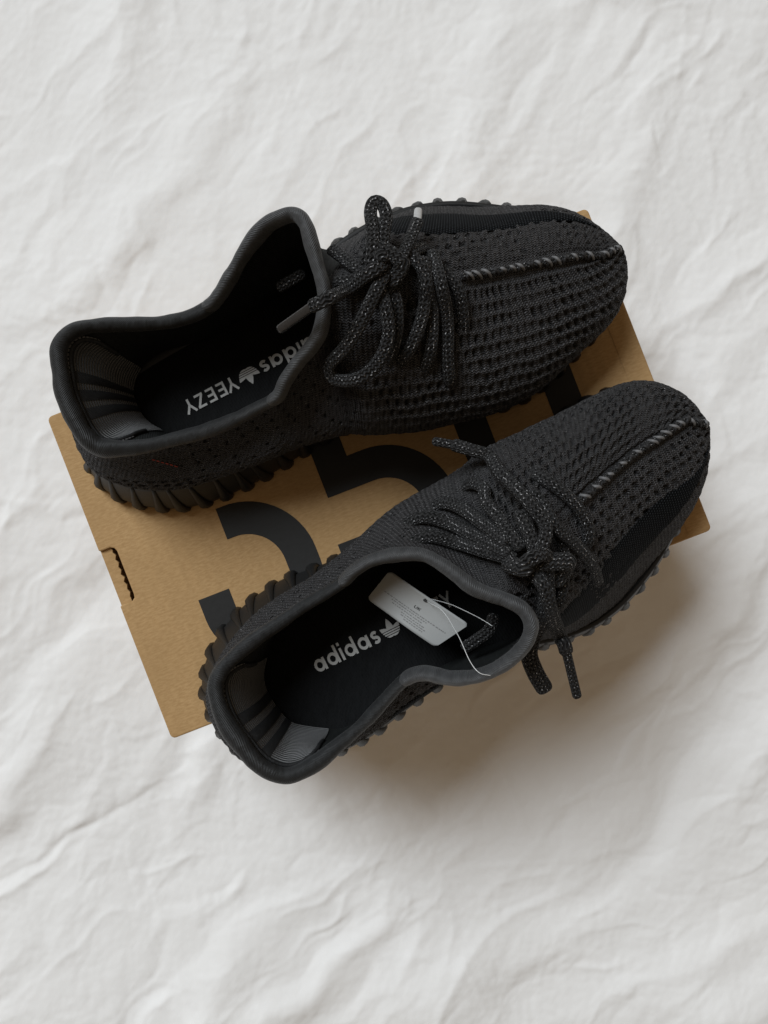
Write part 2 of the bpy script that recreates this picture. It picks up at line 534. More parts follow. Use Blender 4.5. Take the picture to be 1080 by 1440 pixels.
def wall(u0, v0, u1, v1, z0, z1, name="wall"):
    return link(name, prism(name, [(u0, v0), (u1, v0), (u1, v1), (u0, v1)], z0, z1, 0.0005), M['cardboard'], box)
wall(ins, ins, LU - ins, ins + 5, -HB + 0.001, -0.0024)
wall(ins, LV - ins - 5, LU - ins, LV - ins, -HB + 0.001, -0.0024)
wall(ins + 3, ins + 5.3, ins + 8, LV - ins - 5.3, -HB + 0.001, -0.024)
wall(LU - ins - 5, ins + 5.3, LU - ins, LV - ins - 5.3, -HB + 0.001, -0.0024)
wall(ins + 8.3, ins + 5.3, LU - ins - 5.3, LV - ins - 5.3, -HB + 0.001, -HB + 0.004, "base_panel")
# side flap left and right of the slot and the tab that fills the slot
wall(ins, ins + 5.3, ins + 2.8, nt0 - 1, -0.045, -0.0024, "side_flap")
wall(ins, nt1 + 1, ins + 2.8, LV - ins - 5.3, -0.045, -0.0024, "side_flap")
rnd = random.Random(3)
tab = [(0.5, nt0 - 2), (16, nt0 - 2), (17, nt0 + 5)]
for i in range(13):
    tab.append((17.5 + (1.4 if i % 2 else -1.2) + rnd.uniform(-.5, .5), nt0 + 7 + i * (nt1 - nt0 - 14) / 12.0))
tab += [(17, nt1 - 5), (17, nt1 + 2), (0.5, nt1 + 2)]
link("slot_tab", prism("slot_tab", tab, -0.0046, -0.0026, 0.0003), M['cardboard'], box)
link("slot_shadow_board", prism("slot_shadow_board", [(9, nt0 - 6), (40, nt0 - 6), (40, nt1 + 6), (9, nt1 + 6)], -0.012, -0.010, 0), M['slot_shade'], box)  # dark board added under the slot, its colour stands in for shade
# crease near the right edge
link("crease", prism("crease", [(LU - 34, 6), (LU - 33, 6), (LU - 33, LV - 6), (LU - 34, LV - 6)], 0.0, 0.00022, 0), M['cardboard'], box)
# printed digits 3 5 0
SW = 46.0
def digit(strokes):
    V, Fc = [], []
    for s in strokes:
        v, f = stroke(s, SW); o = len(V)
        if o:                      # the second stroke starts on the end of the first: share one corner
            V += v; Fc += [tuple(i + o for i in q) for q in f]; Fc.append((o - 2, o - 1, o))
        else:
            V += v; Fc += f
    W = [bx(p[0], p[1], 0.00025) for p in V]
    return W, Fc
R = 78
u0 = 106
three = [[(175, 229), (287 - 23 - R, 229)] + arc(287 - 23 - R, 229 + R, R, -90, 0, 16) + [(264, 402 - R)] + arc(264 - R, 402 - R, R, 0, 90, 14) + arc(129 + 55, 402 - 55, 55, 90, 180, 12) + [(129, 317)]]
five = [[(497, 84), (351, 84), (351, 226), (476 - R, 226)] + arc(476 - R, 226 + R, R, -90, 0, 16) + [(476, 402 - R)] + arc(476 - R, 402 - R, R, 0, 90, 14) + arc(340 + 55, 402 - 55, 55, 90, 180, 12) + [(340, 315)]]
zero = [[(553, 240), (553, 84 + R)] + arc(553 + R, 84 + R, R, 180, 270, 14) + arc(689 - R + 0.01, 84 + R, R, -90, 0, 14) + arc(689 - R, 402 - R, R, 0, 90, 14) + arc(553 + R - 0.01, 402 - R, R, 90, 180, 14) + [(553, 240.01)]]
for k, s in enumerate((three, five, zero)):
    W, Fc = digit(s)
    o = link("printed_digit", mesh("printed_digit", W, Fc, False), M['digit_ink'], box)

# ------------------------------------------------------------------ sneakers
def build_shoe(S):
    side = S['lat']                       # +1: outline index grows along the medial side first
    root = empty("sneaker", tuple(at(*S['base'], 0)))
    tag(root, S['label'], "sneaker", "pair of black knit sneakers on the box")
    NU = S.get('nu', 1150)
    NVv = 190
    O = np.array(S['outline'], float)
    m = len(O)
    O3 = np.array([at(p[0], p[1], 0.010) for p in O])[:, :2]
    # dense outline with index parameter
    oi = np.arange(m)
    dense = spline(np.hstack([O3, np.zeros((m, 1)), np.eye(m)[:, :0]]), 4, True)   # warm-up (unused)
    def outline_at(idx):
        i = np.floor(idx).astype(int); t = (idx - i)[:, None]
        p0, p1, p2, p3 = (O3[(i + k) % m] for k in (-1, 0, 1, 2))
        return 0.5 * ((2 * p1) + (-p0 + p2) * t + (2 * p0 - 5 * p1 + 4 * p2 - p3) * t ** 2 + (-p0 + 3 * p1 - 3 * p2 + p3) * t ** 3)
    cen = O3.mean(0)
    area = np.sum(O3[:, 0] * np.roll(O3[:, 1], -1) - np.roll(O3[:, 0], -1) * O3[:, 1])
    # ---- smooth dense outline, arclength sampled
    NO = 900
    idd = np.linspace(0, m, NO * 3, endpoint=False)
    od = outline_at(idd)
    od = smooth_closed(od, 24, 3)
    L = np.concatenate([[0], np.cumsum(np.linalg.norm(np.diff(np.vstack([od, od[:1]]), axis=0), axis=1))])
    per = L[-1]
    s_u = np.linspace(0, per, NO, endpoint=False)
    ring = np.stack([np.interp(s_u, L, np.append(od[:, k], od[0, k])) for k in (0, 1)], 1)
    ridx = np.interp(s_u, L, np.append(idd, m))
    tng = np.roll(ring, -3, 0) - np.roll(ring, 3, 0)
    tng = smooth_closed(tng, 6, 3); tng /= np.linalg.norm(tng, axis=1, keepdims=True)
    nrm = np.stack([tng[:, 1], -tng[:, 0]], 1) * (1 if area > 0 else -1)     # outward
    toe = S['toe_idx']
    ax = outline_at(np.array([toe * 1.0]))[0] - outline_at(np.array([0.0]))[0]
    slen = np.linalg.norm(ax); ax /= slen
    heel_p = outline_at(np.array([0.0]))[0]
    S['pad_vec'] = ax * 0.024 + np.array(S['pad_off'])
    def xfrac(p): return ((p - heel_p) @ ax) / slen
    rx = xfrac(ring)
    # sole heights / inset of the upper
    def z_top(x): return 0.033 - 0.010 * sstep(x, 0.25, 0.85)
    def inset(x): return 0.013 - 0.005 * sstep(x, 0.2, 0.6)
    # ---- sole
    prof = [(-0.012, 0.0005), (-0.0035, 0.0008), (-0.0022, 0.003), (-0.0026, 0.009), (None, 0.35), (None, 0.62), (None, 0.85), (None, 0.97), (None, 1.0), ('in', 1.0)]
    rows = []
    insr = inset(rx); ztr = z_top(rx)
    for d, z in prof:
        if d == 'in':
            off = -(insr + 0.004); zz = ztr - 0.001
        elif d is None:
            f = z
            off = -0.0030 - (insr - 0.0035) * (f ** 1.25); zz = 0.009 + (ztr - 0.009) * f
            if f == 1.0: off = off - 0.0012
        else:
            off = np.full(NO, d); zz = np.full(NO, z)
        xy = ring + nrm * off[:, None]
        rows.append(np.column_stack([xy, HB + zz]))
    Psole = np.stack(rows, 1)
    me = grid_mesh("sole", Psole, wrap_u=True, flip=(area < 0))
    sole = link("sole", me, M['sole'], root)
    # bottom plate closes the sole
    import bmesh
    bm = bmesh.new()
    vs = [bm.verts.new(tuple(Psole[i, 0])) for i in range(0, NO, 6)]
    bm.faces.new(vs)
    vs2 = [bm.verts.new(tuple(Psole[i, -1] - np.array([0, 0, 0.002]))) for i in range(0, NO, 6)]
    bm.faces.new(vs2)
    mb = bpy.data.meshes.new("sole_plate"); bm.to_mesh(mb); bm.free()
    link("sole_plate", mb, M['sole'], sole)
    # ribs around the sidewall
    nr = int(round(per / 0.0128))
    for k in range(nr):
        i = int((k + 0.3) * NO / nr) % NO
        x = rx[i]; tt = np.array([*tng[i], 0]); nn = np.array([*nrm[i], 0]); zt = ztr[i]; iz = insr[i]
        base = np.array([*ring[i], HB])
        lean = 0.0 + 0.002 * math.sin(k * 1.7)
        pts, rad = [], []
        for f in np.linspace(0, 1, 9):
            z = 0.0015 + (zt - 0.004) * f
            ff = max(0, (z - 0.009) / (zt - 0.009))
            off = -0.0034 - (iz - 0.0035) * ff ** 1.25
            if z < 0.009: off = -0.0030
            pts.append(base + nn * (off + 0.0012 - 0.0012 * f) + np.array([0, 0, z]) + tt * lean * f)
            rad.append((0.0030 * (1 - f) ** 1.4 + 0.0013, 0.0014 * (1 - f) + 0.0011))
        pts = np.array(pts)
        mseg = 8
        Pr = []
        a = np.linspace(0, 2 * math.pi, mseg, endpoint=False)
        T = np.gradient(pts, axis=0); T /= np.linalg.norm(T, axis=1, keepdims=True)
        for j in range(len(pts)):
            sd = tt; up = np.cross(T[j], sd)
            Pr.append([pts[j] + (rad[j][0] * math.cos(b) * sd + rad[j][1] * math.sin(b) * up) for b in a])
        endr = lambda p, d: [p + d * 0.0016 + 0.35 * (q - p) for q in Pr[0 if d[2] < 0 else -1]]
        Pr = [endr(pts[0], np.array([0, 0, -0.5]))] + Pr + [endr(pts[-1], T[-1] * 0.6)]
        Pr = np.array(Pr)
        mr = grid_mesh("rib", Pr, wrap_v=True)
        link("rib", mr, M['sole'], sole)

    # ---- top curve (ridge + collar) stations
    st = S['stations']                    # (idx, px, py, z, c) c=1 collar, 0 ridge
    T3 = np.array([at(a[1], a[2], a[3]) for a in st])
    idx = np.array([a[0] for a in st], float)
    cc = np.array([a[4] for a in st], float)
    # unwrap idx monotone
    for i in range(1, len(idx)):
        while idx[i] - idx[i - 1] > m / 2: idx[i:] -= m
        while idx[i] - idx[i - 1] < -m / 2: idx[i:] += m
    Q = np.column_stack([T3, idx, cc])
    Q = np.vstack([Q])
    closing = Q[0].copy(); closing[3] = Q[0, 3] + (m if idx[-1] > idx[0] else -m)
    Qc = np.vstack([Q, closing])
    # dense sampling
    DS = 6000
    ic = [i for i in range(len(cc)) if cc[i] > 0.5]
    f0, f1 = ic[0], ic[-1]
    Fp = Qc[f0].copy(); Fp2 = Fp.copy(); Fp2[3] = S['f_idx2']
    loopq = Qc[f0:f1 + 1]
    # closed collar: wrap neighbours so that the loop is smooth through its front point
    pre = loopq[-1].copy(); post = loopq[1].copy(); pre[3] = loopq[0, 3]; post[3] = Fp2[3]
    ext_ = np.vstack([pre, loopq, Fp2, post])
    cl = spline(ext_, 8000)
    la = int(np.argmin(np.linalg.norm(cl[:2000, :3] - Fp[:3], axis=1))); lb = 6000 + int(np.argmin(np.linalg.norm(cl[6000:, :3] - Fp[:3], axis=1)))
    collar_loop = cl[la:lb]
    Fp0 = Fp.copy(); Fp0[4] = 0; Fp20 = Fp2.copy(); Fp20[4] = 0
    rm = spline(np.vstack([Qc[:f0], Fp0]), 1500); rl_ = spline(np.vstack([Fp20, Qc[f1 + 1:]]), 1500)
    C = np.vstack([rm, collar_loop, rl_])
    # reparameterise by mid-surface length
    Bxy = outline_at(C[:, 3] % m)
    mid = 0.5 * (C[:, :2] + Bxy)
    ls = np.linalg.norm(np.diff(np.column_stack([mid, 0.5 * C[:, 2]]), axis=0), axis=1)
    tT = np.linalg.norm(np.diff(C[:, :3], axis=0), axis=1)
    Lm = np.concatenate([[0], np.cumsum(ls + 0.35 * tT)])
    su = np.linspace(0, Lm[-1], NU, endpoint=False)
    C = np.stack([np.interp(su, Lm, C[:, k]) for k in range(5)], 1)
    C[:, 3:] = np.column_stack([C[:, 3], C[:, 4]])
    T = C[:, :3]; c = np.clip(C[:, 4], 0, 1)
    # base curve: interpolate ring by idx
    ii = C[:, 3] % m
    order = np.argsort(ridx)
    def ring_by(ii, A):
        xp = np.concatenate([ridx[order] - m, ridx[order], ridx[order] + m])
        return np.stack([np.interp(ii, xp, np.concatenate([A[order, k]] * 3)) for k in range(A.shape[1])], 1)
    Bb = ring_by(ii, ring); Nb = ring_by(ii, nrm); Nb /= np.linalg.norm(Nb, axis=1, keepdims=True)
    xb = xfrac(Bb)
    zt = z_top(xb); inz = inset(xb)
    # side: +1 lateral, -1 medial
    latm = np.sign(((Bb - heel_p) @ np.array([-ax[1], ax[0]])) * S['latsign'])
    waist = np.exp(-((xb - 0.53) / 0.19) ** 2)
    # smooth ambiguous collar params
    cs = c.copy()
    for _ in range(6): cs = smooth_closed(cs, 6)
    def surface(extra_in, bz, tdrop, bulge_k, nv):
        pad = (1.0 * (1 - sstep(xb, 0.03, 0.30)) if extra_in > 0 else 0.0)
        B3 = np.column_stack([Bb - Nb * (inz + extra_in)[:, None] + np.array(S['pad_vec'])[None, :] * (pad + np.zeros(NU))[:, None], HB + zt + bz])
        T3_ = T.copy(); T3_[:, 2] -= tdrop * (1 - cs) + 0.001
        hh = T3_[:, 2] - B3[:, 2]
        d2 = B3[:, :2] - T3_[:, :2]
        w = np.linalg.norm(d2, axis=1)
        dout = d2 / (w[:, None] + 1e-9)
        # near the toe use the outline normal for a stable direction
        kk = sstep(w, 0.004, 0.02)[:, None]
        dout = dout * kk + Nb * (1 - kk); dout /= np.linalg.norm(dout, axis=1, keepdims=True)
        med = (latm < 0); la_ = (latm > 0)
        mid_l = sstep(xb, 0.34, 0.50) * (1 - sstep(xb, 0.80, 0.94))
        bul = bulge_k * (0.009 - 0.004 * sstep(-xb, -0.2, 0.0) + med * (0.008 * sstep(xb, 0.5, 0.75) + 0.040 * waist)
                         - la_ * 0.017 * mid_l + 0.006 * sstep(xb, 0.86, 1.0))
        bul = smooth_closed(bul, 8, 8)
        hk = np.where(la_, 0.55 - 0.25 * mid_l, 0.55); hk = smooth_closed(hk, 8, 8)
        P1 = B3 + np.column_stack([Nb * bul[:, None], hk * hh])
        rk = np.where(la_, 0.58 - 0.03 * mid_l, 0.60); rk = smooth_closed(rk, 8, 8)
        ridge = T3_ + np.column_stack([dout * np.maximum(rk * w, 0.010)[:, None], -0.02 * hh])
        hw_ = (1 - sstep(xb, 0.05, 0.30)) if extra_in > 0 else np.zeros(NU)
        coll = T3_ + np.column_stack([Nb * (0.002 - 0.012 * hw_)[:, None], -0.42 * hh + 0.22 * hh * hw_])
        P2 = ridge * (1 - cs)[:, None] + coll * cs[:, None]
        wm = smooth_closed(waist * med * bulge_k, 8, 8) * (1 - 0.6 * cs)
        P2 = P2 + np.column_stack([Nb * (0.006 * wm)[:, None], np.zeros(NU)])
        v = np.linspace(0, 1, nv)[None, :, None]
        B3, P1, P2, T3e = (A[:, None, :] for A in (B3, P1, P2, T3_))
        return (1 - v) ** 3 * B3 + 3 * (1 - v) ** 2 * v * P1 + 3 * (1 - v) * v * v * P2 + v ** 3 * T3e
    P = surface(0.0, -0.004, 0.0, 1.0, NVv)
    # smooth along u to take out spline wiggles
    for _ in range(3): P = smooth_closed(P, 3)
    sv = np.concatenate([np.zeros((NU, 1)), np.cumsum(np.linalg.norm(np.diff(P, axis=1), axis=2), axis=1)], 1)
    tot = sv[:, -1:]
    # resample v uniformly
    vs = np.linspace(0, 1, NVv)
    Pn = np.empty_like(P)
    for i in range(NU):
        for k in range(3):
            Pn[i, :, k] = np.interp(vs * tot[i, 0], sv[i], P[i, :, k])
    P = Pn
    db = vs[None, :] * tot; dv = (1 - vs[None, :]) * tot      # distance from sole / from top line
    midrow = P[:, int(NVv * 0.6)]
    du = np.linalg.norm(np.roll(midrow, -1, 0) - midrow, axis=1)
    ucoord = np.concatenate([[0], np.cumsum(du)])             # NU + 1
    ucoord = ucoord - 0
    Ug = np.broadcast_to(ucoord[:NU, None], db.shape)
    # normals
    dU = np.roll(P, -1, 0) - np.roll(P, 1, 0); dV = np.gradient(P, axis=1)
    Nn = np.cross(dU, dV); Nn /= np.linalg.norm(Nn, axis=2, keepdims=True) + 1e-12
    # orient outward
    outw = P - np.array([*((T.mean(0)[:2])), HB + 0.03])
    if np.mean(np.sum(Nn * outw, 2)) < 0: Nn = -Nn; flip = True
    else: flip = False
    # ---- knit relief
    xg = xfrac(P[:, :, :2].reshape(-1, 2)).reshape(db.shape)
    lat = (latm > 0)[:, None] * np.ones_like(db)
    front = (1 - cs)[:, None] * sstep(xg, 0.45, 0.56)
    wob = 0.0011 * vnoise(Ug * 75, dv * 75, 5)
    a_, b_ = Ug + wob, dv + 0.0011 * vnoise(Ug * 80 + 7, dv * 80, 6)
    # lateral: staggered pockets
    ru = 0.0062; rv = 0.0056
    rowi = np.floor(b_ / rv)
    fu = ((a_ + (rowi % 2) * ru * 0.5) / ru) % 1 - 0.5; fv = (b_ / rv) % 1 - 0.5
    jit = _hash(np.floor((a_ + (rowi % 2) * ru * 0.5) / ru), rowi, 3)
    jb = _hash(np.floor((a_ + (rowi % 2) * ru * 0.5) / ru), rowi, 4)
    fu = fu + (jit - 0.5) * 0.22; fv = fv + (jb - 0.5) * 0.22; sz = 0.22 + 0.14 * jb
    pk = sstep(sz - np.abs(fu), 0.0, 0.14) * sstep(sz + 0.02 - np.abs(fv + 0.3 * fu), 0.0, 0.14) * (0.55 + 0.6 * jit)
    # medial: bars in rows
    ru2 = 0.0050; rv2 = 0.0066
    rowj = np.floor(b_ / rv2)
    gu = ((a_ + (rowj % 2) * ru2 * 0.5) / ru2) % 1 - 0.5; gv = (b_ / rv2) % 1 - 0.5
    jit2 = _hash(np.floor((a_ + (rowj % 2) * ru2 * 0.5) / ru2), rowj, 9)
    bars = sstep(np.abs(gu), 0.22, 0.42) * sstep(0.42 - np.abs(gv), 0.0, 0.12) * (0.55 + 0.6 * jit2)
    lines = np.cos(b_ / rv2 * 2 * math.pi)
    irr = np.clip(0.75 + 0.8 * vnoise(Ug * 45, dv * 45, 77), 0.15, 1.15)
    m_lat = irr * front * lat * sstep(db, 0.012, 0.022) * sstep(dv, 0.003, 0.007) * (1 - sstep(dv, 0.034, 0.040))
    m_med = irr * front * (1 - lat) * sstep(db, 0.018, 0.032) * sstep(dv, 0.003, 0.007)
    if S['swap_pattern']:
        m_lat, m_med = m_lat * 0.9, m_med
    # rear quarter: sparse irregular holes
    ru3 = 0.0085; rv3 = 0.0072
    rowk = np.floor(b_ / rv3)
    hu = ((a_ + (rowk % 2) * ru3 * 0.5) / ru3) % 1 - 0.5; hv = (b_ / rv3) % 1 - 0.5
    jit3 = _hash(np.floor((a_ + (rowk % 2) * ru3 * 0.5) / ru3), rowk, 17)
    holes = sstep(0.17 - np.hypot(hu, hv + hu * 0.8), 0.0, 0.10) * (jit3 > 0.25)
    m_rear = (1 - sstep(xg, 0.44, 0.52)) * sstep(xg, 0.16, 0.22) * sstep(db, 0.006, 0.012) * sstep(dv, 0.006, 0.012)
    # heel: round perforations low down
    ru4 = 0.0068
    rowl = np.floor(db / 0.0050)
    ku = ((a_ + (rowl % 2) * ru4 * 0.5) / ru4) % 1 - 0.5; kv = (db / 0.0050) % 1 - 0.5
    perf = sstep(0.38 - np.hypot(ku, kv), 0.0, 0.14)
    m_heel = (1 - sstep(xg, 0.20, 0.26)) * sstep(db, 0.003, 0.005) * (1 - sstep(db, 0.020, 0.024))
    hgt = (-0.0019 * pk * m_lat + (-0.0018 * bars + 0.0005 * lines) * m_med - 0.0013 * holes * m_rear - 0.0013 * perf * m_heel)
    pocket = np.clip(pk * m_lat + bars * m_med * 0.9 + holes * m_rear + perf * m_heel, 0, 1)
    # soft stretch undulation of the fabric
    hgt += 0.0007 * vnoise(Ug * 22, dv * 26, 41) + 0.0004 * vnoise(Ug * 330, dv * 420, 42)
    # ridge seam: raised welt between two grooves, front only
    seam = (1 - cs)[:, None] * sstep(xg, 0.66, 0.70)
    hgt += seam * (0.0012 * np.exp(-(dv / 0.0016) ** 2) - 0.0009 * np.exp(-((dv - 0.0042) / 0.0016) ** 2))
    Pd = P + Nn * hgt[..., None]
    UV = np.stack([np.broadcast_to(ucoord[:, None], (NU + 1, NVv)), np.vstack([dv, dv[:1]])], -1) * 1000
    me = grid_mesh("upper", Pd, wrap_u=True, UV=UV, attrs={"pocket": pocket}, flip=flip)
    upper = link("upper", me, M['upper'], root)
    # ---- side stripe of thin mesh along the lateral side
    sel = np.where((latm > 0) & (xb > 0.28) & (xb < 0.985))[0]
    # contiguous run
    br = np.where(np.diff(sel) > 1)[0]
    if len(br): sel = np.concatenate([sel[br[0] + 1:], sel[:br[0] + 1]])
    sel = sel[::3]
    xs_ = xb[sel]
    lo = np.interp(xs_, S['stripe_x'], S['stripe_lo']); hi = np.interp(xs_, S['stripe_x'], S['stripe_hi'])
    nvs = 14
    tt_ = np.linspace(0, 1, nvs)
    fr = lo[:, None] + (hi - lo)[:, None] * tt_[None, :]
    fi = fr * (NVv - 1); f0 = np.clip(np.floor(fi).astype(int), 0, NVv - 2); ft = fi - f0
    Ps = Pd[sel[:, None], f0] * (1 - ft)[..., None] + Pd[sel[:, None], f0 + 1] * ft[..., None]
    Ps0 = P[sel[:, None], f0] * (1 - ft)[..., None] + P[sel[:, None], f0 + 1] * ft[..., None]
    lift = 0.0006 * np.minimum(1, np.minimum(tt_, 1 - tt_) / 0.12) - 0.0001
    Ps = Ps0 + Nn[sel[:, None], f0] * (lift[None, :, None])
    uvs = np.stack([np.broadcast_to(ucoord[sel][:, None], fr.shape), fr * tot[sel]], -1) * 1000
    link("side_stripe", grid_mesh("side_stripe", Ps, UV=uvs, flip=flip), M['stripe'], upper)
    # ---- toe seam stitches
    k0 = 0
    ridge_ids = [i for i in range(NU) if cs[i] < 0.02 and latm[i] > 0 and xfrac(T[i:i + 1, :2])[0] > S['seam_x']]
    ridge_pts = T[ridge_ids]
    order_ = np.argsort(-xfrac(ridge_pts[:, :2]))
    ridge_pts = ridge_pts[order_]
    Lr = np.concatenate([[0], np.cumsum(np.linalg.norm(np.diff(ridge_pts, axis=0), axis=1))])
    # continue the seam over the toe tip, down the first section line
    sec = P[0, ::-1][: int(NVv * 0.35)]
    cord = np.vstack([sec[::-1][::4], ridge_pts[::3]])
    seam_o = tube("toe_seam", cord + np.array([0, 0, 0.0009]), 0.0017, 0.0012, n=140, m=8, mat=M['lace'], parent=upper)
    Cs = spline(cord, 400)
    Ls = np.concatenate([[0], np.cumsum(np.linalg.norm(np.diff(Cs, axis=0), axis=1))])
    rr = random.Random(S['seed'])
    npair = int(Ls[-1] / 0.0050)
    for k in range(npair):
        sN = (k + 0.5) / npair * Ls[-1]
        p = np.array([np.interp(sN, Ls, Cs[:, j]) for j in range(3)])
        q = np.array([np.interp(min(sN + 0.002, Ls[-1]), Ls, Cs[:, j]) for j in range(3)]) - np.array([np.interp(sN - 0.002, Ls, Cs[:, j]) for j in range(3)])
        q /= np.linalg.norm(q)
        sd = np.cross(q, [0, 0, 1]); sd /= np.linalg.norm(sd)
        for w_ in (1, -1):
            ln = rr.uniform(0.0017, 0.0027)
            d = q * 0.8 * w_ + sd * rr.uniform(0.5, 1.0); d /= np.linalg.norm(d)
            e = p + q * rr.uniform(-.0009, .0009) + np.array([0, 0, 0.0018 + 0.0005 * (w_ > 0)])
            pts = [e - d * ln - np.array([0, 0, 0.0022]), e - d * ln * .5, e + np.array([0, 0, 0.0005]), e + d * ln * .5, e + d * ln - np.array([0, 0, 0.0022])]
            tube("stitch", pts, 0.00085, 0.00075, n=7, m=6, mat=M['stitch'] if (w_ > 0 and (k % 2 == 0 or rr.random() < 0.25)) else M['dark_stitch'], parent=upper)

    # ---- lining (inner shell) and insole
    Pi = surface(0.006, 0.003, 0.004, 0.35, 60)
    for _ in range(3): Pi = smooth_closed(Pi, 3)
    Pi = Pi[::3]
    uL = ucoord[:NU:3]
    tvi = np.concatenate([np.zeros((len(Pi), 1)), np.cumsum(np.linalg.norm(np.diff(Pi, axis=1), axis=2), axis=1)], 1)
    UVi = np.stack([np.broadcast_to(np.append(uL, uL[-1] + .002)[:, None], (len(Pi) + 1, 60)), np.vstack([tvi, tvi[:1]])], -1) * 1000
    lining = link("lining", grid_mesh("lining", Pi, wrap_u=True, UV=UVi, flip=not flip), M['lining'], root)
    bm = bmesh.new()
    zi = HB + 0.0335
    rin = ring + nrm * (-(insr + 0.0015))[:, None]
    vs_ = [bm.verts.new((rin[i, 0], rin[i, 1], HB + 0.0305 - 0.006 * sstep(np.array(rx[i]), 0.35, 0.8))) for i in range(0, NO, 6)]
    f_ = bm.faces.new(vs_); f_.normal_update()
    if f_.normal.z < 0: f_.normal_flip()
    bmesh.ops.triangulate(bm, faces=[f_])
    mi = bpy.data.meshes.new("insole"); bm.to_mesh(mi); bm.free()
    uvl = mi.uv_layers.new(name="UVMap")
    for lp in mi.loops:
        co = mi.vertices[lp.vertex_index].co
        uvl.data[lp.index].uv = (co.x * 1000, co.y * 1000)
    insole = link("insole", mi, M['insole'], root)

    # ---- heel liner: ribbed panel with three smooth bands on the inside of the heel
    heel_u = S['heel_station']            # T pixel at the middle of the heel
    tp = at(*heel_u)
    ih = int(np.argmin(np.linalg.norm(T - tp, axis=1)))
    Pin = surface(0.006, 0.003, 0.004, 0.35, 60)
    for _ in range(3): Pin = smooth_closed(Pin, 3)
    # signed arclength around heel along T
    dT = np.linalg.norm(np.roll(T, -1, 0) - T, axis=1)
    sT = np.concatenate([[0], np.cumsum(dT)])[:NU] - np.concatenate([[0], np.cumsum(dT)])[ih]
    nrmI = np.cross(np.roll(Pin, -1, 0) - np.roll(Pin, 1, 0), np.gradient(Pin, axis=1)); nrmI /= np.linalg.norm(nrmI, axis=2, keepdims=True)
    if np.mean(np.sum(nrmI * (np.array([*T.mean(0)[:2], HB + 0.08]) - Pin), 2)) < 0: nrmI = -nrmI
    def patch(name, s0, s1, v0, v1, lift, mat, parent, rnd_=0.0, slope=0.0):
        ns, nv_ = max(8, int((s1 - s0) / 0.0012)), 30
        ss = np.linspace(s0, s1, ns); vv = np.linspace(v0, v1, nv_)
        SS, VV = np.meshgrid(ss, vv, indexing='ij')
        SS = SS + slope * (1 - VV)
        # round the two top corners
        if rnd_:
            e = np.minimum(SS - s0, s1 - SS); drop = np.where(e < rnd_, rnd_ - np.sqrt(np.maximum(rnd_ ** 2 - (rnd_ - e) ** 2, 0)), 0)
            VV = v0 + (VV - v0) * (1 - drop / 0.055)
        fi = np.interp(SS, sT[np.argsort(sT)], np.arange(NU)[np.argsort(sT)])
        i0 = np.floor(fi).astype(int) % NU; i1 = (i0 + 1) % NU; ft = (fi - np.floor(fi))[..., None]
        gj = VV * 59; j0 = np.clip(np.floor(gj).astype(int), 0, 58); jt = (gj - j0)[..., None]
        def smp(A): return (A[i0, j0] * (1 - ft) + A[i1, j0] * ft) * (1 - jt) + (A[i0, j0 + 1] * (1 - ft) + A[i1, j0 + 1] * ft) * jt
        b = np.minimum(1, np.minimum((SS - s0 - slope * (1 - VV)), (s1 - SS + slope * (1 - VV))) / 0.003); b = np.clip(b, 0, 1)
        edge = np.minimum(b, np.clip((v1 - VV) / 0.06, 0, 1))
        Pp = smp(Pin) + smp(nrmI) * (lift * (0.75 + 0.25 * np.sqrt(np.maximum(edge, 0))))[..., None]
        UVp = np.stack([SS * 1000, VV * 60], -1)
        return link(name, grid_mesh(name, Pp, UV=UVp), mat, parent), Pp
    hw = S['heel_half']
    hl, Pp = patch("heel_liner", -hw, hw, 0.02, 0.875, 0.0008, M['ribbed'], root, 0.010)
    for kk in S['bands']:
        patch("stripe", kk - 0.0032, kk + 0.0032, 0.03, 0.865, 0.0013, M['band'], hl, 0, S['band_slope'])
    top = Pp[:, -1]
    side_a = Pp[0, ::-1][:20]; side_b = Pp[-1, ::-1][:20]
    pip = np.vstack([side_a[::-1][6::3], top[2:-2:2], side_b[:14:3]])
    tube("piping", pip + np.array([0, 0, 0.0012]), 0.0011, 0.0011, n=120, m=8, mat=M['band'], parent=hl)
    # small stitches beside the piping
    SP = spline(pip, 260); V_, F_ = [], []
    Tg = np.gradient(SP, axis=0); Tg /= np.linalg.norm(Tg, axis=1, keepdims=True)
    ctr = Pp.reshape(-1, 3).mean(0)
    hd = np.array([*(-ax), 0.0])
    for k in range(30, 232, 5):
        oo = SP[k] - ctr; oo[2] = 0; oo /= np.linalg.norm(oo)
        p = SP[k] + np.array([0, 0, 0.0022]) + oo * 0.0010; t_ = Tg[k]; s_ = np.cross(t_, [0, 0, 1]); s_ /= np.linalg.norm(s_)
        ln = rr.uniform(0.0005, 0.0009)
        o_ = len(V_)
        for sx in (-1, 1):
            for sy in (-1, 1):
                for sz in (0, 1):
                    V_.append(p + t_ * ln * sx + s_ * 0.0003 * sy + np.array([0, 0, 0.0004 * sz]))
        F_ += [tuple(o_ + q for q in f) for f in ((0, 1, 3, 2), (4, 6, 7, 5), (0, 4, 5, 1), (2, 3, 7, 6), (1, 5, 7, 3), (0, 2, 6, 4))]
    st_o = link("stitching", mesh("stitching", V_, F_, False), M['stitch'], hl); st_o["kind"] = "stuff"

    # ---- collar: padded rear roll and a bound front edge
    col_ids = np.where(cs > 0.5)[0]
    # sort starting after the ridge gap
    gap = np.where(np.diff(col_ids) > 1)[0]
    if len(gap): col_ids = np.concatenate([col_ids[gap[0] + 1:], col_ids[:gap[0] + 1]])
    loop = collar_loop[::12, :3]
    nseg = len(loop)
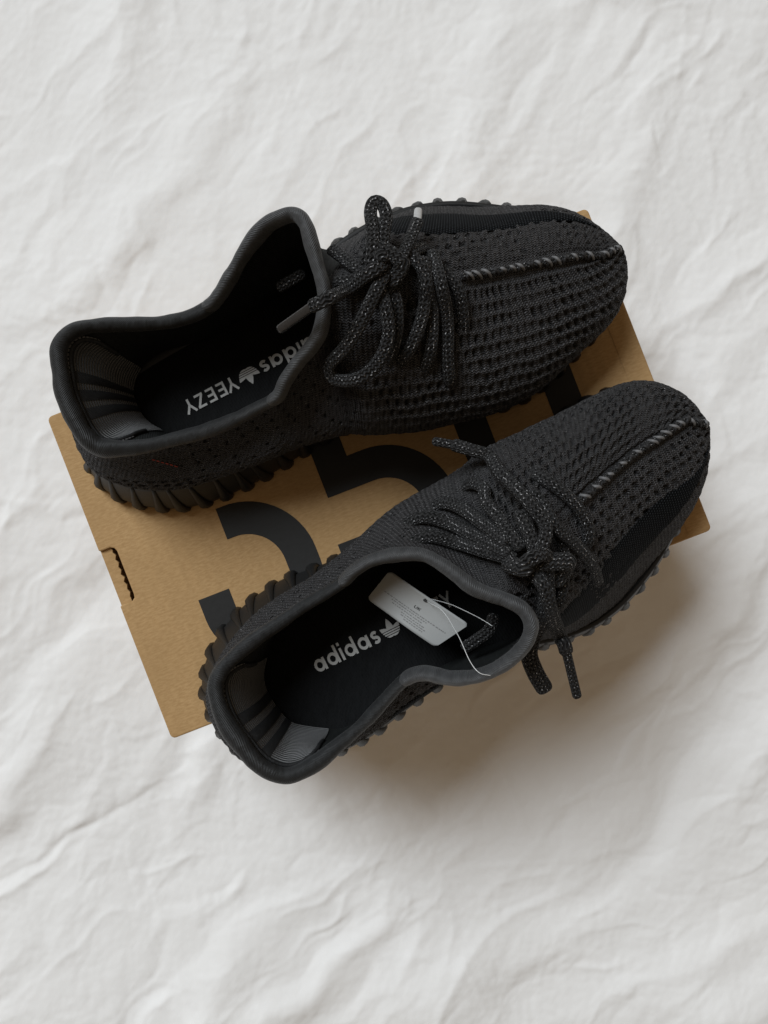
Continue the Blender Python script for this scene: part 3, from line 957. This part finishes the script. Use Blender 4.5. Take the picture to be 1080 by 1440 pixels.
    j0 = int(np.argmin(np.linalg.norm(loop - at(*S['join_a']), axis=1))); j1 = int(np.argmin(np.linalg.norm(loop - at(*S['join_b']), axis=1)))
    if j0 > j1: j0, j1 = j1, j0
    rear = loop[j0:j1 + 1]
    fr_ = np.vstack([loop[j1:], loop[:j0 + 1]])
    loopc = spline(np.vstack([fr_[::3]]), 160)
    heelc = np.array([*heel_p, 0])
    def wob_f(seed, amp): return lambda s: 1 + amp * np.array([vnoise(np.array([q * 9.0]), np.array([seed * 3.1]), seed)[0] + 0.45 * vnoise(np.array([q * 31.0]), np.array([seed * 1.7]), seed + 2)[0] for q in s])
    tube("collar", rear + np.array([0, 0, 0.0]), 0.0042, 0.0056, n=260, m=20, mat=M['collar'], parent=root, rfun=(lambda q, g=wob_f(S['seed'], 0.16): g(q) * (0.76 + 0.26 * np.exp(-((q - 0.5) / 0.22) ** 2))))
    tube("collar_binding", loopc, 0.0033, 0.0060, n=220, m=20, mat=M['binding'], parent=root, rfun=wob_f(S['seed'] + 5, 0.14))

    # BVH for placing laces: coarse copy of the upper and collar
    cu, cv = 5, 5
    Pc = Pd[::cu, ::cv]; a1, b1 = Pc.shape[:2]
    Vc = Pc.reshape(-1, 3).tolist(); Fc = []
    for i in range(a1):
        for j in range(b1 - 1):
            i2 = (i + 1) % a1
            Fc.append((i * b1 + j, i2 * b1 + j, i2 * b1 + j + 1, i * b1 + j + 1))
    bvh = BVHTree.FromPolygons(Vc, Fc)
    camp = Vector((0, 0, HC))
    def surf(px, py):
        d = (Vector(at(px, py, 0)) - camp).normalized()
        h, n_, _, _ = bvh.ray_cast(camp, d)
        return h, n_
    RW, RT = 0.0031, 0.0019
    def lace(pts, parent=root, rw=RW, rt=RT, mat=None, name="lace", n=70):
        P3, UP = [], []
        lastn = np.array([0, 0, 1.0])
        for q in pts:
            if len(q) == 4:                # explicit height
                P3.append(at(q[0], q[1], q[3])); UP.append(lastn)
            else:
                h, n_ = surf(q[0], q[1])
                if h is None:
                    P3.append(at(q[0], q[1], 0.10 + q[2])); UP.append(lastn)
                else:
                    nv_ = np.array(n_)
                    if nv_[2] < 0: nv_ = -nv_
                    lastn = 0.5 * nv_ + np.array([0, 0, 0.5]); lastn /= np.linalg.norm(lastn)
                    P3.append(np.array(h) + lastn * (rt + q[2])); UP.append(lastn)
        return tube(name, P3, rw, rt, ups=UP, n=n, m=12, mat=mat or M['lace'], parent=parent, power=2.6)
    for L_ in S['laces']:
        pts, kind = L_[0], L_[1]
        wd = L_[2] if len(L_) > 2 else 1.0
        if kind == 'aglet':
            ag = pts[-2:] if len(pts) > 2 else pts
            lo_ = lace(pts[:-1], rw=RW * wd, rt=RT * wd)
            lace([pts[-2], tuple(0.5 * (np.array(pts[-2][:2]) + np.array(pts[-1][:2]))) + tuple(pts[-1][2:3]) + ((0.5 * (pts[-2][3] + pts[-1][3]),) if len(pts[-1]) == 4 and len(pts[-2]) == 4 else ()), pts[-1]],
                 parent=lo_, rw=0.0021 * wd, rt=0.0017 * wd, mat=M[L_[3]], name="aglet", n=16)
        else:
            lace(pts, rw=RW * wd, rt=RT * wd)
    # ---- red stitches at the heel
    if S.get('red'):
        V_, F_ = [], []
        for (x0, y0, x1, y1, nst) in S['red']:
            for k in range(nst):
                f0, f1 = k / nst, (k + 0.6) / nst
                e = []
                for f in (f0, f1):
                    h, n_ = surf(x0 + (x1 - x0) * f, y0 + (y1 - y0) * f)
                    if h is None: break
                    e.append(np.array(h) + np.array(n_) * (0.0006 if n_[2] > 0 else -0.0006))
                if len(e) < 2: continue
                t_ = e[1] - e[0]; s_ = np.cross(t_, [0, 0, 1]); s_ = s_ / (np.linalg.norm(s_) + 1e-9) * 0.0003
                upv = np.array([0, 0, 0.0005])
                o_ = len(V_)
                for a in e:
                    V_ += [a - s_ - upv, a + s_ - upv, a + s_ + upv, a - s_ + upv]
                F_ += [tuple(o_ + q for q in f) for f in ((0, 1, 2, 3), (4, 7, 6, 5), (0, 4, 5, 1), (1, 5, 6, 2), (2, 6, 7, 3), (3, 7, 4, 0))]
        if V_:
            rs = link("heel_stitching", mesh("heel_stitching", V_, F_, False), M['red'], upper); rs["kind"] = "stuff"

    # ---- insole print
    ox, oy, dx, dy, hgt_px, sq = S['text']; wx_ = S['text_w']
    zi_ = 0.0312
    e1 = np.array([dx, dy]) / math.hypot(dx, dy)
    e2 = np.array([e1[1], -e1[0]]) * sq            # up of the letters in pixel space (y down)
    def tpt(a, b): 
        p = np.array([ox, oy]) + e1 * a * hgt_px * wx_ + e2 * b * hgt_px
        return at(p[0], p[1], zi_)
    # letters: x-height 1.0, ascender 1.45, stroke .22
    w_ = 0.24; r_ = 0.5 - w_ / 2
    x = 0.0; glyphs = []
    def ringg(cx): return arc(cx, 0.5, r_, 0, 360, 24)
    for ch in "adidas":
        if ch in 'ad':
            glyphs.append((ch, [ringg(x + 0.5), [(x + 0.98, 0.0), (x + 0.98, 1.0 if ch == 'a' else 1.46)]])); x += 1.32
        elif ch == 'i':
            glyphs.append((ch, [[(x + 0.12, 0), (x + 0.12, 1.0)], [(x + 0.12, 1.2), (x + 0.12, 1.46)]])); x += 0.46
        elif ch == 's':
            s_pts = arc(x + 0.40, 0.70, 0.20, 35, 270, 14)[0:] + arc(x + 0.40, 0.30, 0.20, 90, -145, 14)[1:]
            s_pts = [(x + 0.40 + (p[0] - x - 0.40) * 1.25, 0.5 + (p[1] - 0.5) * 0.99) for p in s_pts]
            glyphs.append((ch, [s_pts])); x += 0.95
    x_logo = x + 0.25
    for name, strokes in glyphs:
        V_, F_ = [], []
        for k, s in enumerate(strokes):
            v, f = stroke(s, w_); o_ = len(V_)
            V_ += [tpt(p[0], p[1]) + np.array([0, 0, 0.00005 * k]) for p in v]; F_ += [tuple(i + o_ for i in q) for q in f]
        link("printed_letter", mesh("printed_letter", V_, F_, False), M['print'], insole)
    # three-leaf emblem with stripes across its lower half
    def leaf(cx, cy, ang_, ln, wd):
        pts = []
        for t in np.linspace(0, 1, 15):
            pts.append((t * ln, wd * math.sin(math.pi * t ** 0.8) ** 0.9))
        pts += [(p[0], -p[1]) for p in pts[::-1][1:-1]]
        ca, sa = math.cos(ang_), math.sin(ang_)
        return [(cx + p[0] * ca - p[1] * sa, cy + p[0] * sa + p[1] * ca) for p in pts]
    lx = x_logo + 0.78
    polys = []
    def clip(poly, y0, y1):
        def half(pl, f, inter):
            out = []
            for i in range(len(pl)):
                a, b = pl[i], pl[(i + 1) % len(pl)]
                if f(a): out.append(a)
                if f(a) != f(b): out.append(inter(a, b))
            return out
        def isec(y): return lambda a, b: (a[0] + (b[0] - a[0]) * (y - a[1]) / (b[1] - a[1]), y)
        pl = half(poly, lambda p: p[1] >= y0, isec(y0))
        return half(pl, lambda p: p[1] <= y1, isec(y1)) if len(pl) > 2 else []
    for k, (an, ln, wd) in enumerate(((math.radians(90), 1.45, 0.33), (math.radians(138), 1.30, 0.33), (math.radians(42), 1.30, 0.33))):
        base = leaf(lx, 0.0, an, ln, wd)
        for y0, y1 in ((-0.25, 0.12), (0.18, 0.30), (0.36, 0.48), (0.54, 2.0)):
            pl = clip(base, y0, y1)
            if len(pl) > 2: polys.append((k, pl))
    V_, F_ = [], []
    for k, pl in polys:
        o_ = len(V_); V_ += [tpt(p[0], p[1]) + np.array([0, 0, 0.00008 * k]) for p in pl]; F_.append(tuple(range(o_, o_ + len(pl))))
    link("printed_emblem", mesh("printed_emblem", V_, F_, False), M['print'], insole)
    x = lx + 1.25
    caps = {'Y': [[(0, 1.25), (0.42, 0.55)], [(0.84, 1.25), (0.42, 0.55)], [(0.42, 0.62), (0.42, 0)]],
            'E': [[(0.12, 0), (0.12, 1.25)], [(0.12, 1.14), (0.75, 1.14)], [(0.12, 0.63), (0.70, 0.63)], [(0.12, 0.11), (0.75, 0.11)]],
            'Z': [[(0.03, 1.14), (0.80, 1.14)], [(0.70, 1.10), (0.12, 0.15)], [(0.03, 0.11), (0.80, 0.11)]]}
    for ch in "YEEZY":
        V_, F_ = [], []
        for k, s in enumerate(caps[ch]):
            v, f = stroke(s, 0.20); o_ = len(V_)
            V_ += [tpt(p[0] + x, p[1]) + np.array([0, 0, 0.00005 * k]) for p in v]; F_ += [tuple(i + o_ for i in q) for q in f]
        link("printed_letter", mesh("printed_letter", V_, F_, False), M['print'], insole)
        x += 1.02 if ch != 'Y' else 1.0
    return root, bvh

# left shoe: upper one in the picture ------------------------------------------------
O1 = [(104,620),(112,650),(135,690),(175,712),(225,722),(283,716),(335,695),(388,668),(436,636),(490,606),(560,592),(632,590),(702,581),(752,561),
      (790,529),(818,500),(838,480),(853,459),(864,430),(866,400),(858,365),(838,335),(805,310),(760,291),(705,281),(669,277),(638,275),(609,277),
      (580,282),(554,289),(507,310),(469,335),(420,370),(360,405),(300,436),(240,466),(180,502),(130,545),(108,585)]
ridge1 = [(818,360,.058),(790,365,.063),(740,374,.070),(690,383,.079),(640,391,.088),(580,400,.098),(520,406,.107)]
st1 = [(20, 848, 360, .052, 0)]
for i_, q in zip((18.0,16.2,13.8,12.3,11,10.2,9.4), ridge1): st1.append((i_, *q, 0))
col1 = [(9.0,456,412,.113),(8.7,452,460,.110),(8.3,440,485,.106),(7.8,419,510,.101),(7.4,402,535,.096),(6.95,390,558,.091),(6.4,365,572,.085),
        (5.8,332,589,.080),(5.1,290,606,.077),(4.4,248,617,.077),(3.7,207,627,.079),(3.0,165,631,.083),(2.4,138,628,.086),(1.8,119,612,.089),
        (1.2,103,584,.091),(.6,90,552,.092),(.05,86,527,.092),(-.4,83,508,.092),(-.8,83,490,.092),(-1.3,92,474,.091),(-1.8,112,462,.088),
        (-2.5,146,457,.084),(-3.1,186,456,.080),(-3.8,227,454,.077),(-4.4,265,446,.076),(-4.9,294,431,.078),(-5.2,311,412,.082),(-5.6,327,385,.088),
        (-6.0,348,350,.096),(-6.5,373,319,.104),(-6.9,398,305,.110),(-7.2,417,303,.113),(-7.5,430,316,.115),(-7.8,438,343,.115),(-8.1,446,372,.114)]
for q in col1: st1.append((*q, 1))
for i_, q in zip((-10.2,-11.5,-12.8,-14,-15,-16.4,-17.8), ridge1[::-1]):
    st1.append((i_, *q, 0))
Z = 0.0
laces1 = [
  # rows over the vamp
  ([(620,371,-.005),(639,405,.0015),(650,441,.001),(654,484,-.0065)], 'plain'),
  ([(607,362,.002),(620,398,.003),(627,452,.003),(627,505,.0015),(633,535,0),(646,530,-.0065)], 'plain'),
  ([(592,372,.004),(600,400,.005),(606,441,.004),(603,490,.002),(596,535,-.0065)], 'plain'),
  ([(572,366,.006),(588,390,.007),(588,438,.006),(571,490,.003),(552,520,-.0065)], 'plain'),
  ([(540,400,.007),(556,432,.007),(555,478,.004),(541,528,-.0065)], 'plain'),
  # strands from the collar to the knot
  ([(467,351,0,.098),(483,363,0,.105),(505,379,0,.112),(528,390,0,.116)], 'plain', 0.95),
  ([(474,398,-.001),(500,396,.003),(524,390,.007)], 'plain', 0.9),
  ([(596,350,0),(578,362,.004),(556,380,.007),(536,390,.008)], 'plain', 0.95),
  # loop hanging to the inner side
  ([(536,394,.010),(522,417,.010),(505,452,.008),(488,487,.006),(477,510,.006),(482,530,.005),(505,528,.006),(527,506,.007),(538,473,.009),(537,441,.010),(534,405,.012)], 'plain', 1.0),
  # loop standing up towards the outer side
  ([(522,384,0,.116),(524,355,0,.119),(524,324,0,.117),(521,298,0,.113),(526,284,0,.111),(537,287,0,.111),(543,304,0,.113),(539,332,0,.116),(538,368,0,.117)], 'plain', 0.95),
  ([(512,378,0,.112),(516,358,0,.114),(524,340,0,.114)], 'plain', 0.8),
  # lace ends
  ([(552,398,0,.113),(560,372,0,.110),(571,348,0,.105),(582,324,0,.099),(587,311,0,.096),(588,297,0,.094)], 'aglet', 0.9, 'aglet_clear'),
  ([(540,387,.012),(515,396,.012),(490,406,.012),(463,419,0,.130),(440,430,0,.128),(395,462,0,.118)], 'aglet', 1.0, 'aglet'),
  # knot
  ([(516,378,.009),(528,373,.013),(545,378,.015),(552,392,.013),(544,404,.010)], 'plain', 1.15),
  ([(526,402,.009),(526,388,.014),(536,377,.015),(548,374,.010)], 'plain', 1.0),
  # piece of lace inside the shoe
  ([(394,403,0,.074),(406,396,0,.076),(424,386,0,.078)], 'plain', 0.9),
]
S1 = dict(pad_off=(-0.002, 0.014), lat=1, f_idx2=-8.7, latsign=1, base=(480, 520), outline=O1, toe_idx=20, stations=st1, laces=laces1, seed=3, swap_pattern=True,
          label="black knit sneaker without paper tag, sole ribs at its heel above the slotted box edge",
          heel_station=(95, 558, .0915), heel_half=0.037, bands=(-0.0103, 0.0, 0.0103), band_slope=0.0,
          join_a=(386, 563, .0900), join_b=(296, 429, .0785), seam_x=0.70,
          stripe_x=[0.28, 0.45, 0.6, 0.75, 0.88, 0.985], stripe_lo=[.28, .33, .37, .40, .45, .54], stripe_hi=[.46, .58, .66, .70, .66, .56],
          text_w=1.0, text=(457, 461, -0.888, 0.460, 16.3, 1.0), red=[(214, 645, 252, 656, 6), (66, 530, 74, 545, 3)])
shoe1, bvh1 = build_shoe(S1)

# right shoe: lower one in the picture -----------------------------------------------
O2 = [(276,969),(280,995),(291,1018),(312,1049),(338,1073),(372,1082),(420,1082),(469,1070),(498,1057),(523,1044),(546,1028),(600,985),(660,948),(720,924),
      (765,917),(790,911),(824,899),(849,886),(875,866),(892,850),(917,820),(933,798),(950,768),(966,733),(980,692),(984,650),(976,608),(957,575),
      (928,553),(897,541),(872,540),(844,546),(805,566),(750,603),(690,648),(630,690),(570,727),(508,762),(453,789),(428,798),(396,808),(376,821),
      (350,837),(326,859),(307,881),(287,913),(278,945)]
ridge2 = [(948,601,.057),(925,617,.061),(893,638,.066),(862,663,.072),(838,685,.078),(812,708,.085),(780,745,.095),(745,790,.106)]
st2 = [(26, 968, 589, .052, 0)]
for i_, q in zip((24.3,22.6,21.0,19.5,18.3,17.2,16.2,15.3), ridge2): st2.append((i_, *q, 0))
col2 = [(14.6,707,842,.113),(14.3,727,851,.115),(14.05,740,862,.116),(13.7,747,879,.117),(13.3,742,900,.116),(13.0,729,917,.113),(12.7,710,933,.109),
        (12.3,685,946,.104),(11.9,657,953,.098),(11.5,629,953,.091),(11.0,602,947,.085),(10.6,582,949,.080),(10.2,564,960,.077),(9.4,538,988,.075),
        (8.6,517,1011,.075),(7.8,496,1031,.076),(7.1,474,1049,.077),(6.4,450,1069,.080),(5.7,425,1084,.083),(5.0,402,1091,.086),(4.3,379,1085,.089),
        (3.5,359,1071,.091),(2.7,341,1049,.092),(2.0,325,1028,.092),(1.2,314,1008,.092),(.4,306,986,.092),(-.3,303,965,.091),(-.9,308,949,.090),
        (-1.6,319,934,.088),(-2.4,340,914,.085),(-3.4,367,893,.081),(-4.4,396,874,.078),(-5.4,426,853,.077),(-6.8,461,832,.078),(-7.8,483,817,.081),
        (-8.5,500,801,.086),(-9.2,525,787,.092),(-9.9,558,780,.098),(-10.5,592,780,.104),(-10.9,615,790,.107),(-11.3,640,807,.109),(-11.7,663,825,.111),(-12.1,685,835,.112)]
for q in col2: st2.append((*q, 1))
for i_, q in zip((-13.0,-13.8,-14.8,-15.7,-16.6,-17.8,-19.2,-20.6), ridge2[::-1]): st2.append((i_, *q, 0))
laces2 = [
  # rows at the throat
  ([(560,741,-.0065),(593,731,.001),(632,739,.002),(671,756,.004),(716,780,.007)], 'plain', 1.1),
  ([(568,763,-.0065),(602,758,.001),(643,767,.002),(685,774,.004),(720,787,.007)], 'plain', 1.1),
  ([(604,713,-.0065),(627,710,.001),(654,718,.002),(685,737,.004),(714,766,.007)], 'plain', 1.1),
  ([(648,684,-.0065),(668,681,.001),(684,689,.003),(688,708,.004),(698,730,.005),(712,748,.006),(726,770,.008)], 'plain', 1.0),
  # outer side rows
  ([(738,658,-.0065),(766,678,.001),(796,703,.002),(816,727,.002),(824,756,.001),(821,778,-.0065)], 'plain', 1.0),
  ([(752,700,.003),(770,735,.004),(785,770,.003),(790,800,.002),(782,828,.000)], 'plain', 0.9),
  # strand to the knot from above, lace end to the upper left
  ([(740,780,.013),(748,745,.013),(738,712,.013),(711,677,.010),(688,653,.006),(663,633,0,.085),(640,626,0,.082),(613,621,0,.079)], 'aglet', 1.05, 'lace'),
  ([(728,730,.008),(733,752,.010),(738,780,.012)], 'plain', 1.1),
  # short end to the lower right
  ([(756,716,.006),(782,741,.007),(804,769,.006),(822,796,.005),(833,816,.003)], 'plain', 0.95),
  # knot
  ([(714,796,.006),(726,800,.012),(748,793,.016),(770,788,.013),(777,800,.008),(772,815,.004)], 'plain', 1.3),
  ([(728,808,.006),(730,792,.013),(742,780,.014),(757,786,.010)], 'plain', 1.1),
  # end running down over the outer side
  ([(744,798,.012),(752,820,.012),(765,846,.011),(779,874,.010),(793,905,0,.088),(796,915,0,.086),(811,977,0,.074)], 'aglet', 1.1, 'lace'),
  # loop hanging behind the collar tip
  ([(757,800,.006),(760,850,.004),(752,890,0,.092),(744,918,0,.088),(752,944,0,.084),(765,967,0,.080)], 'plain', 1.35),
  ([(772,800,.005),(782,815,.005),(780,840,.004),(768,858,.002)], 'plain', 0.9),
  # piece of lace inside the shoe
  ([(655,910,0,.066),(670,900,0,.072),(688,886,0,.078),(694,868,0,.080)], 'plain', 1.0),
]
S2 = dict(pad_off=(0.0, 0.0), lat=-1, f_idx2=-12.5, latsign=-1, base=(640, 800), outline=O2, toe_idx=26, stations=st2, laces=laces2, seed=8, swap_pattern=False,
          label="black knit sneaker holding a grey paper tag, its heel overhanging the box edge",
          heel_station=(341, 1049, .092), heel_half=0.043, bands=(-0.0115, -0.0005, 0.0105), band_slope=0.0,
          join_a=(487, 814, .082), join_b=(570, 955, .078), seam_x=0.70,
          stripe_x=[0.28, 0.45, 0.6, 0.75, 0.88, 0.985], stripe_lo=[.24, .27, .30, .33, .39, .50], stripe_hi=[.42, .52, .59, .63, .63, .52],
          text_w=0.85, text=(447, 947, 0.895, -0.447, 18.2, 1.0), red=[])
shoe2, bvh2 = build_shoe(S2)

# ------------------------------------------------------------------ paper tag with plastic loop
tagroot = empty("size_tag", tuple(at(590, 858, 0.050)))
tag(tagroot, "small grey paper tag on a clear plastic loop inside the lower sneaker", "tag")
ca = at(516, 842, .052); cb = at(548, 802, .060); cc_ = at(660, 878, .072); cd = at(612, 910, .064)
ns, nv_ = 40, 16
Pt = np.zeros((ns, nv_, 3))
for i in range(ns):
    for j in range(nv_):
        s, t = i / (ns - 1), j / (nv_ - 1)
        # round the corners
        e = 0.06
        if s < e: t = 0.5 + (t - 0.5) * (0.84 + 0.16 * math.sqrt(1 - (1 - s / e) ** 2))
        if s > 1 - e: t = 0.5 + (t - 0.5) * (0.84 + 0.16 * math.sqrt(1 - (1 - (1 - s) / e) ** 2))
        p = (ca * (1 - t) + cb * t) * (1 - s) + (cd * (1 - t) + cc_ * t) * s
        p = p + np.array([0, 0, 0.0035 * math.sin(math.pi * s) + 0.004 * math.exp(-((s - .3) / .22) ** 2) * (t - 0.5)])
        Pt[i, j] = p
Nt = np.array([0, 0, 0.0005])
top = Pt + Nt
shell = np.concatenate([top, Pt[:, ::-1]], 1)
card = link("card", grid_mesh("card", shell, wrap_v=True), M['card'], tagroot)
def on_card(s, t):
    i = min(max(s, 0), 1) * (ns - 1); j = min(max(t, 0), 1) * (nv_ - 1)
    i0, j0 = min(int(i), ns - 2), min(int(j), nv_ - 2)
    a, b = i - i0, j - j0
    return (Pt[i0, j0] * (1 - a) * (1 - b) + Pt[i0 + 1, j0] * a * (1 - b) + Pt[i0, j0 + 1] * (1 - a) * b + Pt[i0 + 1, j0 + 1] * a * b) + Nt + np.array([0, 0, 0.00012])
V_, F_ = [], []
rl = random.Random(5)
for t, s0, s1 in ((0.46, .10, .92), (0.40, .22, .70), (0.33, .25, .66), (0.26, .40, .72), (0.20, .42, .75), (0.14, .48, .74)):
    s = s0
    while s < s1:
        ln = rl.uniform(0.012, 0.035)
        q = [on_card(s, t - .014), on_card(s + ln, t - .014), on_card(s + ln, t + .014), on_card(s, t + .014)]
        o_ = len(V_); V_ += q; F_.append((o_, o_ + 1, o_ + 2, o_ + 3)); s += ln + rl.uniform(.006, .014)
link("fine_print", mesh("fine_print", V_, F_, False), M['ink_thin'], card)["kind"] = "stuff"
V_, F_ = [], []
ukg = [[(0, 1), (0, .3), (.2, .05), (.5, .05), (.7, .3), (.7, 1)], [(1.05, 0), (1.05, 1)], [(1.7, 1), (1.12, .45)], [(1.2, .55), (1.75, 0)]]
for k, s in enumerate(ukg):
    v, f = stroke(s, 0.2); o_ = len(V_)
    V_ += [on_card(0.46 + p[0] * 0.042, 0.56 + p[1] * 0.075) + np.array([0, 0, .00003 * k]) for p in v]; F_ += [tuple(i + o_ for i in q) for q in f]
link("printed_lettering", mesh("printed_lettering", V_, F_, False), M['ink'], card)
# punched hole
hp = on_card(0.50, 0.90)
hv = [hp + np.array([0.0016 * math.cos(a) + 0.0006 * math.sin(a), 0.0008 * math.sin(a) - 0.0005 * math.cos(a), 0.00005]) for a in np.linspace(0, 2 * math.pi, 14, endpoint=False)]
link("punched_hole", mesh("punched_hole", hv, [tuple(range(14))], False), M['ink'], card)
fl = [hp - np.array([0, 0, .002]), hp + np.array([.0015, -.001, .003]), at(619, 856, .080), at(630, 869, .086), at(637, 881, .092), at(647, 899, .101), at(661, 930, .109), at(674, 946, .112), at(690, 950, .1105)]
tube("plastic_loop", fl, 0.00018, 0.00018, n=60, m=8, mat=M['filament'], parent=tagroot)
fl2 = [hp + np.array([0, 0.001, -.002]), at(613, 844, .068), at(634, 850, .072), at(652, 858, .078), at(674, 869, .083), at(692, 880, .086)]
tube("plastic_loop", fl2, 0.00018, 0.00018, n=40, m=8, mat=M['filament'], parent=tagroot)
